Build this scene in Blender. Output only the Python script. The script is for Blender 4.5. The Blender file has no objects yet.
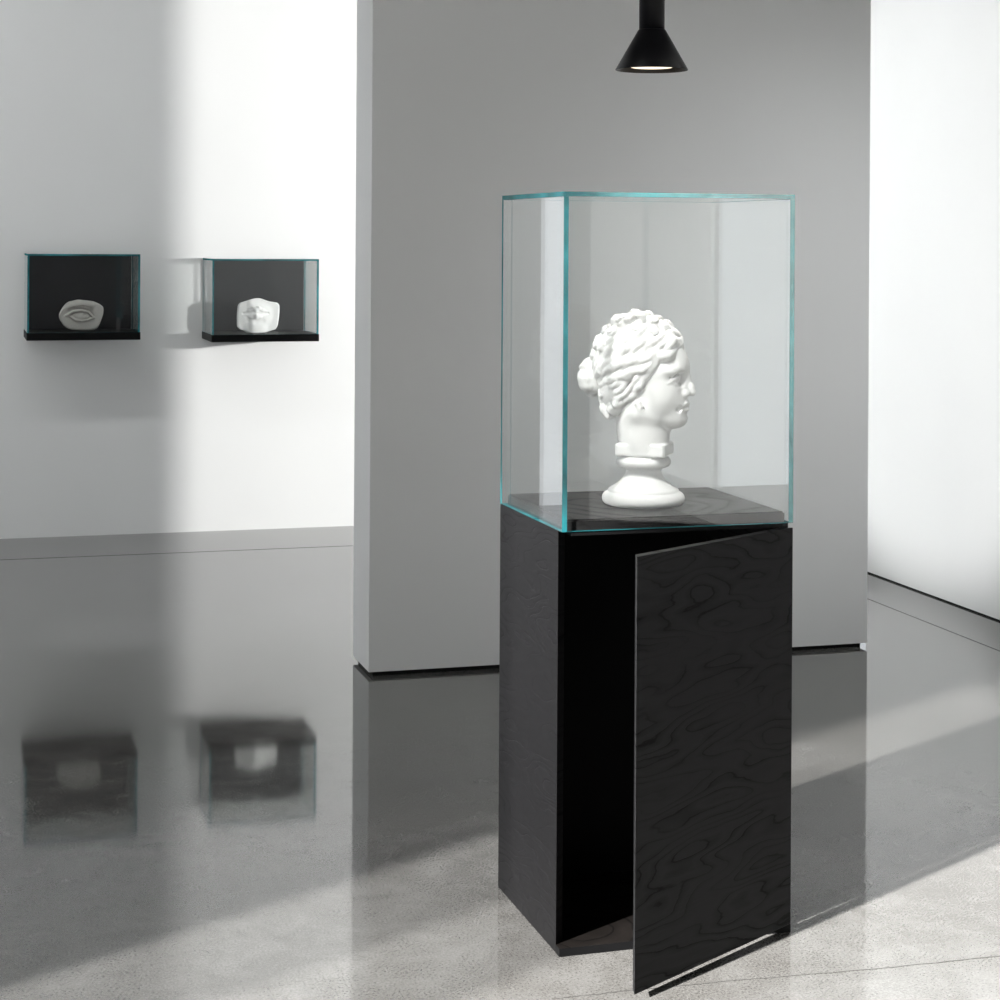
import bpy, bmesh, math, random
import numpy as np
from mathutils import Vector, Matrix

S = bpy.context.scene
COL = S.collection

# ------------------------------------------------------------------ room frame
GA = 0.2827                                    # the room is turned this much about Z against the view
E1 = Vector((math.cos(GA), math.sin(GA), 0))   # along the back wall, to the right
E2 = Vector((-math.sin(GA), math.cos(GA), 0))  # towards the back wall
O = Vector((1.02, 9.364, 0))                   # back right corner of the room
CEIL = 3.2


def room(u, v, z=0.0):
    return O + E1 * u + E2 * v + Vector((0, 0, z))


# ------------------------------------------------------------------ object helpers
def put(name, mesh, parent=None, loc=None, rz=None):
    o = bpy.data.objects.new(name, mesh)
    COL.objects.link(o)
    if parent is not None:
        o.parent = parent
    if loc is not None:
        o.location = loc
    if rz is not None:
        o.rotation_euler = (0, 0, rz)
    return o


def thing(name, label, cat, loc, rz=0.0, group=None):
    o = put(name, None, None, loc, rz)
    o.empty_display_size = 0.05
    o['label'] = label
    o['category'] = cat
    if group:
        o['group'] = group
    return o


def structure(o, label, cat):
    o['kind'] = 'structure'
    o['label'] = label
    o['category'] = cat
    return o


def mesh_from(bm, name, mats, smooth=False):
    me = bpy.data.meshes.new(name)
    bmesh.ops.recalc_face_normals(bm, faces=bm.faces[:])
    bm.to_mesh(me)
    bm.free()
    for m in mats:
        me.materials.append(m)
    if smooth:
        for p in me.polygons:
            p.use_smooth = True
    return me


def add_box(bm, a, b, mi=0):
    x0, y0, z0 = a
    x1, y1, z1 = b
    vs = [bm.verts.new(p) for p in ((x0, y0, z0), (x1, y0, z0), (x1, y1, z0), (x0, y1, z0),
                                    (x0, y0, z1), (x1, y0, z1), (x1, y1, z1), (x0, y1, z1))]
    fs = []
    for f in ((3, 2, 1, 0), (4, 5, 6, 7), (0, 1, 5, 4), (1, 2, 6, 5), (2, 3, 7, 6), (3, 0, 4, 7)):
        fc = bm.faces.new([vs[i] for i in f])
        fc.material_index = mi
        fs.append(fc)
    return vs, fs


def bevel_all(bm, w, seg=2):
    bmesh.ops.bevel(bm, geom=bm.edges[:], offset=w, segments=seg, affect='EDGES', profile=0.6)


def box_part(name, a, b, mat, parent, bevel=0.0, seg=2):
    bm = bmesh.new()
    add_box(bm, a, b)
    if bevel:
        bevel_all(bm, bevel, seg)
    return put(name, mesh_from(bm, name, [mat]), parent)


def lathe(name, prof, mats, parent=None, seg=96, loc=None, smooth=True, mi=None):
    bm = bmesh.new()
    rings = []
    for r, z in prof:
        if r < 1e-6:
            rings.append([bm.verts.new((0, 0, z))])
        else:
            rings.append([bm.verts.new((r * math.cos(2 * math.pi * i / seg), r * math.sin(2 * math.pi * i / seg), z)) for i in range(seg)])
    for n, (a, b) in enumerate(zip(rings[:-1], rings[1:])):
        for i in range(seg):
            j = (i + 1) % seg
            if len(a) == 1 and len(b) == 1:
                continue
            if len(a) == 1:
                f = bm.faces.new((a[0], b[i], b[j]))
            elif len(b) == 1:
                f = bm.faces.new((a[i], a[j], b[0]))
            else:
                f = bm.faces.new((a[i], a[j], b[j], b[i]))
            if mi:
                f.material_index = mi[n]
    me = mesh_from(bm, name, mats, smooth)
    return put(name, me, parent, loc)


# ------------------------------------------------------------------ materials
def new_mat(name):
    m = bpy.data.materials.new(name)
    m.use_nodes = True
    nt = m.node_tree
    nt.nodes.clear()
    out = nt.nodes.new('ShaderNodeOutputMaterial')
    return m, nt, out


def N(nt, typ, **kw):
    n = nt.nodes.new(typ)
    for k, v in kw.items():
        if k.startswith('i_'):
            n.inputs[k[2:].replace('_', ' ')].default_value = v
        else:
            setattr(n, k, v)
    return n


def ramp(nt, stops):
    r = nt.nodes.new('ShaderNodeValToRGB')
    el = r.color_ramp.elements
    while len(el) > 1:
        el.remove(el[-1])
    el[0].position = stops[0][0]
    el[0].color = (*stops[0][1], 1)
    for p, c in stops[1:]:
        e = el.new(p)
        e.color = (*c, 1)
    return r


def plaster_paint(name, col, bump=0.02, rough=0.65):
    m, nt, out = new_mat(name)
    L = nt.links
    p = N(nt, 'ShaderNodeBsdfPrincipled')
    p.inputs['Roughness'].default_value = rough
    p.inputs['Specular IOR Level'].default_value = 0.3
    tc = N(nt, 'ShaderNodeTexCoord')
    n1 = N(nt, 'ShaderNodeTexNoise', i_Scale=0.9, i_Detail=3.0)
    n2 = N(nt, 'ShaderNodeTexNoise', i_Scale=160.0, i_Detail=2.0)
    L.new(tc.outputs['Object'], n1.inputs['Vector'])
    L.new(tc.outputs['Object'], n2.inputs['Vector'])
    r = ramp(nt, [(0.3, [c * 0.97 for c in col]), (0.7, [min(1, c * 1.02) for c in col])])
    L.new(n1.outputs['Fac'], r.inputs['Fac'])
    L.new(r.outputs['Color'], p.inputs['Base Color'])
    b = N(nt, 'ShaderNodeBump', i_Strength=bump, i_Distance=0.002)
    L.new(n2.outputs['Fac'], b.inputs['Height'])
    L.new(b.outputs['Normal'], p.inputs['Normal'])
    L.new(p.outputs['BSDF'], out.inputs['Surface'])
    return m


def plain(name, col, rough=0.5, spec=0.5, metal=0.0):
    m, nt, out = new_mat(name)
    L = nt.links
    p = N(nt, 'ShaderNodeBsdfPrincipled')
    p.inputs['Roughness'].default_value = rough
    p.inputs['Specular IOR Level'].default_value = spec
    p.inputs['Metallic'].default_value = metal
    tc = N(nt, 'ShaderNodeTexCoord')
    n = N(nt, 'ShaderNodeTexNoise', i_Scale=30.0, i_Detail=3.0)
    L.new(tc.outputs['Object'], n.inputs['Vector'])
    r = ramp(nt, [(0.3, [c * 0.92 for c in col]), (0.7, [c * 1.06 for c in col])])
    L.new(n.outputs['Fac'], r.inputs['Fac'])
    L.new(r.outputs['Color'], p.inputs['Base Color'])
    L.new(p.outputs['BSDF'], out.inputs['Surface'])
    return m


def concrete():
    m, nt, out = new_mat('polished_concrete')
    L = nt.links
    tc = N(nt, 'ShaderNodeTexCoord')
    p = N(nt, 'ShaderNodeBsdfPrincipled')
    big = N(nt, 'ShaderNodeTexNoise', i_Scale=1.1, i_Detail=6.0, i_Roughness=0.6)
    mid = N(nt, 'ShaderNodeTexNoise', i_Scale=9.0, i_Detail=6.0, i_Roughness=0.7, i_Distortion=0.4)
    fine = N(nt, 'ShaderNodeTexNoise', i_Scale=210.0, i_Detail=4.0, i_Roughness=0.75)
    spk = N(nt, 'ShaderNodeTexVoronoi', i_Scale=140.0)
    for n in (big, mid, fine, spk):
        L.new(tc.outputs['Object'], n.inputs['Vector'])
    r1 = ramp(nt, [(0.3, (0.085, 0.081, 0.075)), (0.5, (0.128, 0.125, 0.120)), (0.70, (0.18, 0.178, 0.174))])
    mixf = N(nt, 'ShaderNodeMath', operation='ADD')
    h1 = N(nt, 'ShaderNodeMath', operation='MULTIPLY')
    h1.inputs[1].default_value = 0.5
    h2 = N(nt, 'ShaderNodeMath', operation='MULTIPLY')
    h2.inputs[1].default_value = 0.5
    L.new(big.outputs['Fac'], h1.inputs[0])
    L.new(mid.outputs['Fac'], h2.inputs[0])
    L.new(h1.outputs[0], mixf.inputs[0])
    L.new(h2.outputs[0], mixf.inputs[1])
    L.new(mixf.outputs[0], r1.inputs['Fac'])
    r2 = ramp(nt, [(0.34, (0.30, 0.29, 0.28)), (0.47, (0.85, 0.85, 0.84)), (0.58, (1.15, 1.15, 1.15)), (0.66, (1.5, 1.5, 1.5))])
    L.new(fine.outputs['Fac'], r2.inputs['Fac'])
    mul = N(nt, 'ShaderNodeMix', data_type='RGBA', blend_type='MULTIPLY')
    pm = N(nt, 'ShaderNodeMapRange')
    pm.inputs['From Min'].default_value = 0.38
    pm.inputs['From Max'].default_value = 0.62
    pm.inputs['To Min'].default_value = 1.0
    pm.inputs['To Max'].default_value = 0.5
    L.new(mixf.outputs[0], pm.inputs['Value'])
    L.new(pm.outputs['Result'], mul.inputs[0])
    L.new(r1.outputs['Color'], mul.inputs[6])
    L.new(r2.outputs['Color'], mul.inputs[7])
    r3 = ramp(nt, [(0.0, (0.55, 0.53, 0.50)), (0.16, (1, 1, 1))])
    L.new(spk.outputs['Distance'], r3.inputs['Fac'])
    mul2 = N(nt, 'ShaderNodeMix', data_type='RGBA', blend_type='MULTIPLY')
    mul2.inputs[0].default_value = 0.55
    L.new(mul.outputs[2], mul2.inputs[6])
    L.new(r3.outputs['Color'], mul2.inputs[7])
    L.new(mul2.outputs[2], p.inputs['Base Color'])
    rr = N(nt, 'ShaderNodeMapRange')
    rr.inputs['To Min'].default_value = 0.03
    rr.inputs['To Max'].default_value = 0.08
    L.new(mid.outputs['Fac'], rr.inputs['Value'])
    L.new(rr.outputs['Result'], p.inputs['Roughness'])
    p.inputs['IOR'].default_value = 2.1
    b = N(nt, 'ShaderNodeBump', i_Strength=0.006, i_Distance=0.0002)
    L.new(fine.outputs['Fac'], b.inputs['Height'])
    L.new(b.outputs['Normal'], p.inputs['Normal'])
    L.new(p.outputs['BSDF'], out.inputs['Surface'])
    return m


def black_oak(name, base=(0.0036, 0.0036, 0.0040), line=(0.0008, 0.0008, 0.0008), rough=0.48, axis='Z', seed=0.0, lift=1.0):
    """Black stained oak veneer: flat sawn arches running across the panel."""
    m, nt, out = new_mat(name)
    L = nt.links
    tc = N(nt, 'ShaderNodeTexCoord')
    mp = N(nt, 'ShaderNodeMapping')
    mp.inputs['Location'].default_value = (seed, seed * 0.7, seed * 1.3)
    mp.inputs['Scale'].default_value = (1.3, 1.3, 5.6)
    L.new(tc.outputs['Object'], mp.inputs['Vector'])
    warp = N(nt, 'ShaderNodeTexNoise', i_Scale=1.6, i_Detail=2.0, i_Roughness=0.45)
    L.new(mp.outputs['Vector'], warp.inputs['Vector'])
    w = N(nt, 'ShaderNodeMath', operation='MULTIPLY')
    w.inputs[1].default_value = 17.0
    L.new(warp.outputs['Fac'], w.inputs[0])
    jit = N(nt, 'ShaderNodeTexNoise', i_Scale=14.0, i_Detail=4.0)
    L.new(mp.outputs['Vector'], jit.inputs['Vector'])
    w2 = N(nt, 'ShaderNodeMath', operation='MULTIPLY_ADD')
    w2.inputs[1].default_value = 0.55
    L.new(jit.outputs['Fac'], w2.inputs[0])
    L.new(w.outputs[0], w2.inputs[2])
    fr = N(nt, 'ShaderNodeMath', operation='FRACT')
    L.new(w2.outputs[0], fr.inputs[0])
    rl = ramp(nt, [(0.0, (0, 0, 0)), (0.10, (0.85, 0.85, 0.85)), (0.55, (1, 1, 1)), (0.93, (0.6, 0.6, 0.6)), (1.0, (0, 0, 0))])
    L.new(fr.outputs[0], rl.inputs['Fac'])
    patch = N(nt, 'ShaderNodeTexNoise', i_Scale=2.2, i_Detail=3.0)
    L.new(mp.outputs['Vector'], patch.inputs['Vector'])
    rp = ramp(nt, [(0.44, (1, 1, 1)), (0.62, (0.2, 0.2, 0.2))])
    L.new(patch.outputs['Fac'], rp.inputs['Fac'])
    mx0 = N(nt, 'ShaderNodeMix', data_type='RGBA')     # fades the lines in some areas
    L.new(rp.outputs['Color'], mx0.inputs[0])
    mx0.inputs[6].default_value = (1, 1, 1, 1)
    L.new(rl.outputs['Color'], mx0.inputs[7])
    mx = N(nt, 'ShaderNodeMix', data_type='RGBA')
    L.new(mx0.outputs[2], mx.inputs[0])
    mx.inputs[6].default_value = (*line, 1)
    mx.inputs[7].default_value = (*base, 1)
    fmap = N(nt, 'ShaderNodeMapping')
    fmap.inputs['Scale'].default_value = (14, 14, 220)
    L.new(tc.outputs['Object'], fmap.inputs['Vector'])
    fib = N(nt, 'ShaderNodeTexNoise', i_Scale=1.0, i_Detail=4.0)
    L.new(fmap.outputs['Vector'], fib.inputs['Vector'])
    rf = ramp(nt, [(0.3, (0.75, 0.75, 0.75)), (0.7, (1.2, 1.2, 1.2))])
    L.new(fib.outputs['Fac'], rf.inputs['Fac'])
    mm = N(nt, 'ShaderNodeMix', data_type='RGBA', blend_type='MULTIPLY')
    mm.inputs[0].default_value = 1.0
    L.new(mx.outputs[2], mm.inputs[6])
    L.new(rf.outputs['Color'], mm.inputs[7])
    p = N(nt, 'ShaderNodeBsdfPrincipled')
    L.new(mm.outputs[2], p.inputs['Base Color'])
    rr = N(nt, 'ShaderNodeMapRange')
    rr.inputs['To Min'].default_value = rough + 0.15
    rr.inputs['To Max'].default_value = rough
    L.new(mx0.outputs[2], rr.inputs['Value'])
    L.new(rr.outputs['Result'], p.inputs['Roughness'])
    sp = N(nt, 'ShaderNodeMapRange')
    sp.inputs['To Min'].default_value = 0.07
    sp.inputs['To Max'].default_value = 0.135
    L.new(mx0.outputs[2], sp.inputs['Value'])
    L.new(sp.outputs['Result'], p.inputs['Specular IOR Level'])
    hs = N(nt, 'ShaderNodeMath', operation='MULTIPLY_ADD')
    hs.inputs[1].default_value = 0.25
    L.new(fib.outputs['Fac'], hs.inputs[0])
    L.new(mx0.outputs[2], hs.inputs[2])
    b = N(nt, 'ShaderNodeBump', i_Strength=0.35 * lift, i_Distance=0.0012)
    L.new(hs.outputs[0], b.inputs['Height'])
    L.new(b.outputs['Normal'], p.inputs['Normal'])
    L.new(p.outputs['BSDF'], out.inputs['Surface'])
    return m


def pane_glass(name, tint):
    """Thin clear pane: Schlick reflection over straight transmission."""
    m, nt, out = new_mat(name)
    L = nt.links
    g = N(nt, 'ShaderNodeNewGeometry')
    d = N(nt, 'ShaderNodeVectorMath', operation='DOT_PRODUCT')
    L.new(g.outputs['Normal'], d.inputs[0])
    L.new(g.outputs['Incoming'], d.inputs[1])
    a = N(nt, 'ShaderNodeMath', operation='ABSOLUTE')
    L.new(d.outputs['Value'], a.inputs[0])
    s = N(nt, 'ShaderNodeMath', operation='SUBTRACT')
    s.inputs[0].default_value = 1.0
    L.new(a.outputs[0], s.inputs[1])
    pw = N(nt, 'ShaderNodeMath', operation='POWER')
    pw.inputs[1].default_value = 5.0
    L.new(s.outputs[0], pw.inputs[0])
    ma = N(nt, 'ShaderNodeMath', operation='MULTIPLY_ADD')
    ma.inputs[1].default_value = 0.957
    ma.inputs[2].default_value = 0.05
    L.new(pw.outputs[0], ma.inputs[0])
    t = N(nt, 'ShaderNodeBsdfTransparent')
    t.inputs['Color'].default_value = (*tint, 1)
    gl = N(nt, 'ShaderNodeBsdfGlossy')
    gl.inputs['Roughness'].default_value = 0.0
    gl.inputs['Color'].default_value = (1, 1, 1, 1)
    mx = N(nt, 'ShaderNodeMixShader')
    L.new(ma.outputs[0], mx.inputs[0])
    L.new(t.outputs[0], mx.inputs[1])
    L.new(gl.outputs[0], mx.inputs[2])
    L.new(mx.outputs[0], out.inputs['Surface'])
    return m


def pane_edge(name, col):
    """The cut edge of a pane: deep green blue, a little see through."""
    m, nt, out = new_mat(name)
    L = nt.links
    tc = N(nt, 'ShaderNodeTexCoord')
    n = N(nt, 'ShaderNodeTexNoise', i_Scale=9.0, i_Detail=3.0)
    L.new(tc.outputs['Object'], n.inputs['Vector'])
    r = ramp(nt, [(0.35, [c * 0.55 for c in col]), (0.65, [min(1, c * 1.35) for c in col])])
    L.new(n.outputs['Fac'], r.inputs['Fac'])
    d = N(nt, 'ShaderNodeBsdfDiffuse')
    t = N(nt, 'ShaderNodeBsdfTranslucent')
    L.new(r.outputs['Color'], d.inputs['Color'])
    L.new(r.outputs['Color'], t.inputs['Color'])
    g = N(nt, 'ShaderNodeBsdfGlossy')
    g.inputs['Roughness'].default_value = 0.12
    g.inputs['Color'].default_value = (0.75, 0.95, 0.93, 1)
    m1 = N(nt, 'ShaderNodeMixShader')
    m1.inputs[0].default_value = 0.5
    L.new(d.outputs[0], m1.inputs[1])
    L.new(t.outputs[0], m1.inputs[2])
    m2 = N(nt, 'ShaderNodeMixShader')
    m2.inputs[0].default_value = 0.10
    L.new(m1.outputs[0], m2.inputs[1])
    L.new(g.outputs[0], m2.inputs[2])
    L.new(m2.outputs[0], out.inputs['Surface'])
    return m


def glow(name, col, strength):
    m, nt, out = new_mat(name)
    e = N(nt, 'ShaderNodeEmission')
    e.inputs['Color'].default_value = (*col, 1)
    e.inputs['Strength'].default_value = strength
    nt.links.new(e.outputs[0], out.inputs['Surface'])
    return m


M_WALL = plaster_paint('white_wall_paint', (0.80, 0.805, 0.80))
M_CEIL = plaster_paint('grey_ceiling_paint', (0.25, 0.25, 0.25))
M_FLOOR = concrete()
M_GAP = plain('black_shadow_gap', (0.006, 0.006, 0.006), 0.8, 0.1)
M_JOINT = plain('dark_floor_joint', (0.05, 0.049, 0.047), 0.6, 0.3)
M_OAK = black_oak('black_stained_oak')
M_OAK_SIDE = black_oak('black_stained_oak_side', base=(0.0030, 0.00285, 0.0031), line=(0.0052, 0.0050, 0.0056), rough=0.45, seed=3.1)
M_OAK_IN = black_oak('black_stained_oak_floor', base=(0.0075, 0.0062, 0.0056), line=(0.0022, 0.0019, 0.0017), rough=0.5, seed=7.7)
M_LACQ = plain('black_lacquer', (0.0016, 0.0016, 0.0018), 0.5, 0.14)
M_BOARD = plain('charcoal_board', (0.010, 0.010, 0.0118), 0.55, 0.25)
M_GLASS = pane_glass('clear_glass_face', (0.985, 0.993, 0.990))
M_EDGE = pane_edge('green_glass_edge', (0.028, 0.235, 0.265))
M_PLASTER = plaster_paint('white_plaster', (0.80, 0.795, 0.785), bump=0.05, rough=0.7)
M_LAMP = plain('black_lamp_metal', (0.0012, 0.0012, 0.0020), 0.34, 0.22)
M_INNER = plain('lamp_reflector', (0.03, 0.024, 0.018), 0.35, 0.5)
M_BULB = glow('lamp_light', (1.0, 0.84, 0.64), 1.7)

# ------------------------------------------------------------------ setting
UL = -5.70          # left wall, in the room frame
VR = -12.0          # rear wall
T = 0.16


def rbox(bm, u0, v0, z0, u1, v1, z1):
    add_box(bm, (u0, v0, z0), (u1, v1, z1))


def setting(name, boxes, mat, label, cat):
    bm = bmesh.new()
    for b in boxes:
        rbox(bm, *b)
    o = put(name, mesh_from(bm, name, [mat]), None, O, GA)
    return structure(o, label, cat)


setting('floor', [(UL - 0.4, VR - 0.4, -0.1, 0.4, 0.4, 0.0)], M_FLOOR, 'grey polished concrete floor', 'floor')
setting('ceiling', [(UL - 0.4, VR - 0.4, CEIL, 0.4, 0.4, CEIL + 0.1)], M_CEIL, 'grey ceiling above the frame', 'ceiling')
BW0, BW1 = -5.58, -4.22                  # daylight opening at the far left of the back wall
setting('wall_back', [(UL - T, 0, 0, BW0, T, CEIL), (BW1, 0, 0, T, T, CEIL), (BW0, 0, 2.8, BW1, T, CEIL)],
        M_WALL, 'white far wall carrying two display cases', 'wall')
RD0, RD1 = -1.725, -0.10                  # opening in the right wall, behind the partition
setting('wall_right', [(0, VR - T, 0, 0.04, RD0, CEIL), (0, RD1, 0, 0.04, -0.0005, CEIL), (0, RD0, 2.9, 0.04, RD1, CEIL)],
        M_WALL, 'bright white wall at the right edge', 'wall')
LV0, LV1 = -2.7, -0.7                    # second window, near the far wall
LWH = 2.34
LW0, LW1 = -11.6, -6.44                  # tall window in the left wall, beside the camera
setting('wall_left', [(UL - T, VR - T, 0, UL, LW0, CEIL), (UL - T, LW1, 0, UL, LV0, CEIL), (UL - T, LV1, 0, UL, -0.0005, CEIL), (UL - T, LW0, LWH, UL, LW1, CEIL), (UL - T, LV0, 2.7, UL, LV1, CEIL)],
        M_WALL, 'white wall left of the camera', 'wall')
def sheer(name, v0, v1, off, tr):
    m, nt, out = new_mat('sun_dimming_sheer')
    a = N(nt, 'ShaderNodeBsdfTransparent')
    b = N(nt, 'ShaderNodeBsdfTranslucent')
    b.inputs['Color'].default_value = (0.8, 0.8, 0.8, 1)
    mx = N(nt, 'ShaderNodeMixShader')
    mx.inputs[0].default_value = 1 - tr
    nt.links.new(a.outputs[0], mx.inputs[1])
    nt.links.new(b.outputs[0], mx.inputs[2])
    nt.links.new(mx.outputs[0], out.inputs['Surface'])
    bm = bmesh.new()
    n = 60
    prev = None
    for i in range(n + 1):
        t = i / n
        p = (UL + off + 0.012 * math.sin(t * 34), v0 + (v1 - v0) * t)
        cur = (bm.verts.new((*p, 0.02)), bm.verts.new((*p, 2.5)))
        if prev:
            bm.faces.new((prev[0], cur[0], cur[1], prev[1]))
        prev = cur
    o = put(name, mesh_from(bm, name, [m], True), None, O, GA)
    structure(o, 'added unseen sheer curtain dimming the far part of the sun patch', 'curtain')


sheer('sun_sheer_1', LW1 - 0.34, LW1 + 0.08, 0.03, 0.55)  # both sheers are added out of view to dim part of the sun
sheer('sun_sheer_2', LW1 - 0.66, LW1 + 0.08, 0.07, 0.58)
setting('wall_sun_block', [(UL - 1.7, -5.4, 0, UL - 1.5, 0.4, 4.2)], M_WALL, 'added unseen wall blocking the sun at the far left window', 'wall')  # added out of view to keep sun out of the far left window
setting('wall_rear', [(UL + 0.0005, VR - T, 0, -0.0005, VR, CEIL)], plaster_paint('charcoal_wall_paint', (0.05, 0.05, 0.052)), 'charcoal wall behind the camera', 'wall')
PU0, PU1, PV0, PV1 = -2.349, -0.658, -3.012, -2.775
setting('wall_partition', [(PU0, PV0, 0.0145, PU1, PV1, CEIL - 0.0005)], M_WALL, 'free-standing grey-white partition wall behind the pedestal', 'wall')
setting('baseboard_partition', [(PU0 + 0.014, PV0 + 0.014, 0.0, PU1 - 0.018, PV1 - 0.014, 0.0144)], M_GAP,
        'black recessed base under the free-standing partition', 'baseboard')
setting('baseboard_right', [(-0.004, -6.0, 0.0, -0.0002, -1.735, 0.005)], M_GAP, 'thin black gap along the foot of the right wall', 'baseboard')
setting('trim_1', [(UL + 0.02, -0.565, -0.004, -0.50, -0.560, 0.0006)], M_JOINT, 'dark floor joint along the far wall', 'trim')
setting('trim_2', [(-0.262, -6.5, -0.004, -0.2585, -0.565, 0.0006)], M_JOINT, 'dark floor joint along the right wall', 'trim')
bm = bmesh.new()
rng = random.Random(4)
pts = []
for i in range(61):
    t = i / 60
    pts.append(Vector((0.10 + 1.25 * t, 3.36 + 0.315 * t + 0.004 * math.sin(9 * t) + rng.uniform(-0.0018, 0.0018), 0)))
for a, b in zip(pts[:-1], pts[1:]):
    w = 0.0009
    vs = [bm.verts.new(p) for p in (a + Vector((0, -w, 0.0005)), b + Vector((0, -w, 0.0005)), b + Vector((0, w, 0.0005)), a + Vector((0, w, 0.0005)))]
    lo = [bm.verts.new(v.co - Vector((0, 0, 0.004))) for v in vs]
    bm.faces.new(vs)
    for i in range(4):
        bm.faces.new((vs[i], lo[i], lo[(i + 1) % 4], vs[(i + 1) % 4]))
structure(put('trim_3', mesh_from(bm, 'trim_3', [plain('hairline_crack', (0.025, 0.024, 0.023), 0.7, 0.1)])), 'hairline crack across the sunlit floor in front', 'trim')


# ------------------------------------------------------------------ glass panes
def pane(name, a, b, thin, parent, clear=()):
    """A glass sheet; its two faces across the thin axis are clear, its four cut edges green."""
    bm = bmesh.new()
    add_box(bm, a, b)
    bm.normal_update()
    for f in bm.faces:
        f.material_index = 0 if abs(f.normal[thin]) > 0.9 else 1
        for ax, sg in clear:                  # edges bonded to another pane show no colour
            if f.normal[ax] * sg > 0.9:
                f.material_index = 0
    return put(name, mesh_from(bm, name, [M_GLASS, M_EDGE]), parent)


# ------------------------------------------------------------------ pedestal cabinet
CA = 0.2918
CB = (0.1197, 3.556, 0.0)
CW, CD, CH, CT = 0.476, 0.402, 0.7985, 1.440
cab = thing('pedestal_cabinet', 'tall black oak pedestal cabinet standing on the floor with its door ajar', 'cabinet', CB, CA)
PT = 0.020
for x0, x1, mat in ((0.0, PT, M_OAK_SIDE), (CW, CW - PT, M_OAK)):
    bm = bmesh.new()
    lo = [bm.verts.new((x, y, 0.0)) for x, y in ((x0, 0.022), (x1, 0.022 + PT), (x1, CD), (x0, CD))]
    hi = [bm.verts.new((v.co.x, v.co.y, CH)) for v in lo]
    bm.faces.new(lo)
    bm.faces.new(hi)
    for k in range(4):
        bm.faces.new((lo[k], lo[(k + 1) % 4], hi[(k + 1) % 4], hi[k]))
    bmesh.ops.recalc_face_normals(bm, faces=bm.faces[:])
    bevel_all(bm, 0.0006, 1)
    put('side_panel', mesh_from(bm, 'side_panel', [mat]), cab)
box_part('back_panel', (PT + 0.0005, CD - PT, 0.0), (CW - PT - 0.0005, CD, CH), M_LACQ, cab)
bm = bmesh.new()
m_ = 0.0212
outl = [(0, 0), (CW, 0), (CW, m_), (CW - PT - 0.0005, m_ + PT), (CW - PT - 0.0005, CD - PT - 0.0005),
        (PT + 0.0005, CD - PT - 0.0005), (PT + 0.0005, m_ + PT), (0, m_)]
lo = [bm.verts.new((x, y, 0.0)) for x, y in outl]
hi = [bm.verts.new((x, y, 0.0155)) for x, y in outl]
bm.faces.new(lo)
bm.faces.new(hi)
for k in range(8):
    f = bm.faces.new((lo[k], lo[(k + 1) % 8], hi[(k + 1) % 8], hi[k]))
    f.material_index = 1
put('bottom_panel', mesh_from(bm, 'bottom_panel', [M_OAK_IN, M_LACQ]), cab)
box_part('top_panel', (PT + 0.0005, 0.004, CH - 0.008), (CW - PT - 0.0005, CD - PT - 0.0005, CH), M_LACQ, cab)
bm = bmesh.new()
add_box(bm, (0.0125, 0.0125, CH + 0.0002), (CW - 0.0125, CD - 0.0125, CH + 0.0215))
top_edges = [e for e in bm.edges if all(v.co.z > CH + 0.01 for v in e.verts)]
bmesh.ops.bevel(bm, geom=top_edges, offset=0.003, segments=3, affect='EDGES')
put('display_plate', mesh_from(bm, 'display_plate', [black_oak('black_stained_oak_plate', base=(0.011, 0.0106, 0.0108), line=(0.007, 0.0066, 0.0068), rough=0.36, seed=5.2)]), cab)
# the mitred door, hinged at the front right corner
DW, DZ0, DZ1, DT = 0.484, 0.0160, 0.7898, 0.018
bm = bmesh.new()
o_ = [(0, 0, DZ0), (-DW, 0, DZ0), (-DW, 0, DZ1), (0, 0, DZ1)]
i_ = [(-DT, DT, DZ0), (-DW + DT, DT, DZ0), (-DW + DT, DT, DZ1), (-DT, DT, DZ1)]
va = [bm.verts.new(p) for p in o_]
vb = [bm.verts.new(p) for p in i_]
bm.faces.new(va)
bm.faces.new(vb[::-1])
for k in range(4):
    bm.faces.new((va[k], vb[k], vb[(k + 1) % 4], va[(k + 1) % 4]))
bevel_all(bm, 0.0007, 1)
door = put('door', mesh_from(bm, 'door', [M_OAK]), cab, (CW, 0.0, 0.0), math.radians(30.2))
for hz in (0.12, 0.66):
    bm = bmesh.new()
    add_box(bm, (-0.060, DT, hz), (-0.024, DT + 0.006, hz + 0.045))
    bevel_all(bm, 0.002, 2)
    h = put('hinge', mesh_from(bm, 'hinge', [plain('hinge_steel', (0.03, 0.03, 0.03), 0.35, 0.5, 0.8)]), door)
    h['label'] = 'dark steel concealed hinge'

# ------------------------------------------------------------------ glass cover on the pedestal
G = 0.0100
gz0, gz1 = CH + 0.0006, CT
cover = thing('glass_cover', 'clear glass cover with green edges set on the black pedestal over the head', 'glass cover', (CB[0], CB[1], 0), CA)
pane('side_pane', (0, 0, gz0), (G, CD - G - 0.0002, gz1 - 0.009), 0, cover, [(1, 1)])
pane('side_pane', (CW - G, 0, gz0), (CW, CD - G - 0.0002, gz1 - 0.009), 0, cover, [(1, 1)])
pane('front_pane', (G + 0.0002, 0, gz0), (CW - G - 0.0002, G, gz1 - 0.009), 1, cover, [(0, 1), (0, -1)])
pane('back_pane', (0, CD - G, gz0), (CW, CD, gz1 - 0.009), 1, cover, [(0, 1)])
pane('top_pane', (0, 0, gz1 - 0.0088), (CW, CD, gz1), 2, cover)


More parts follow.
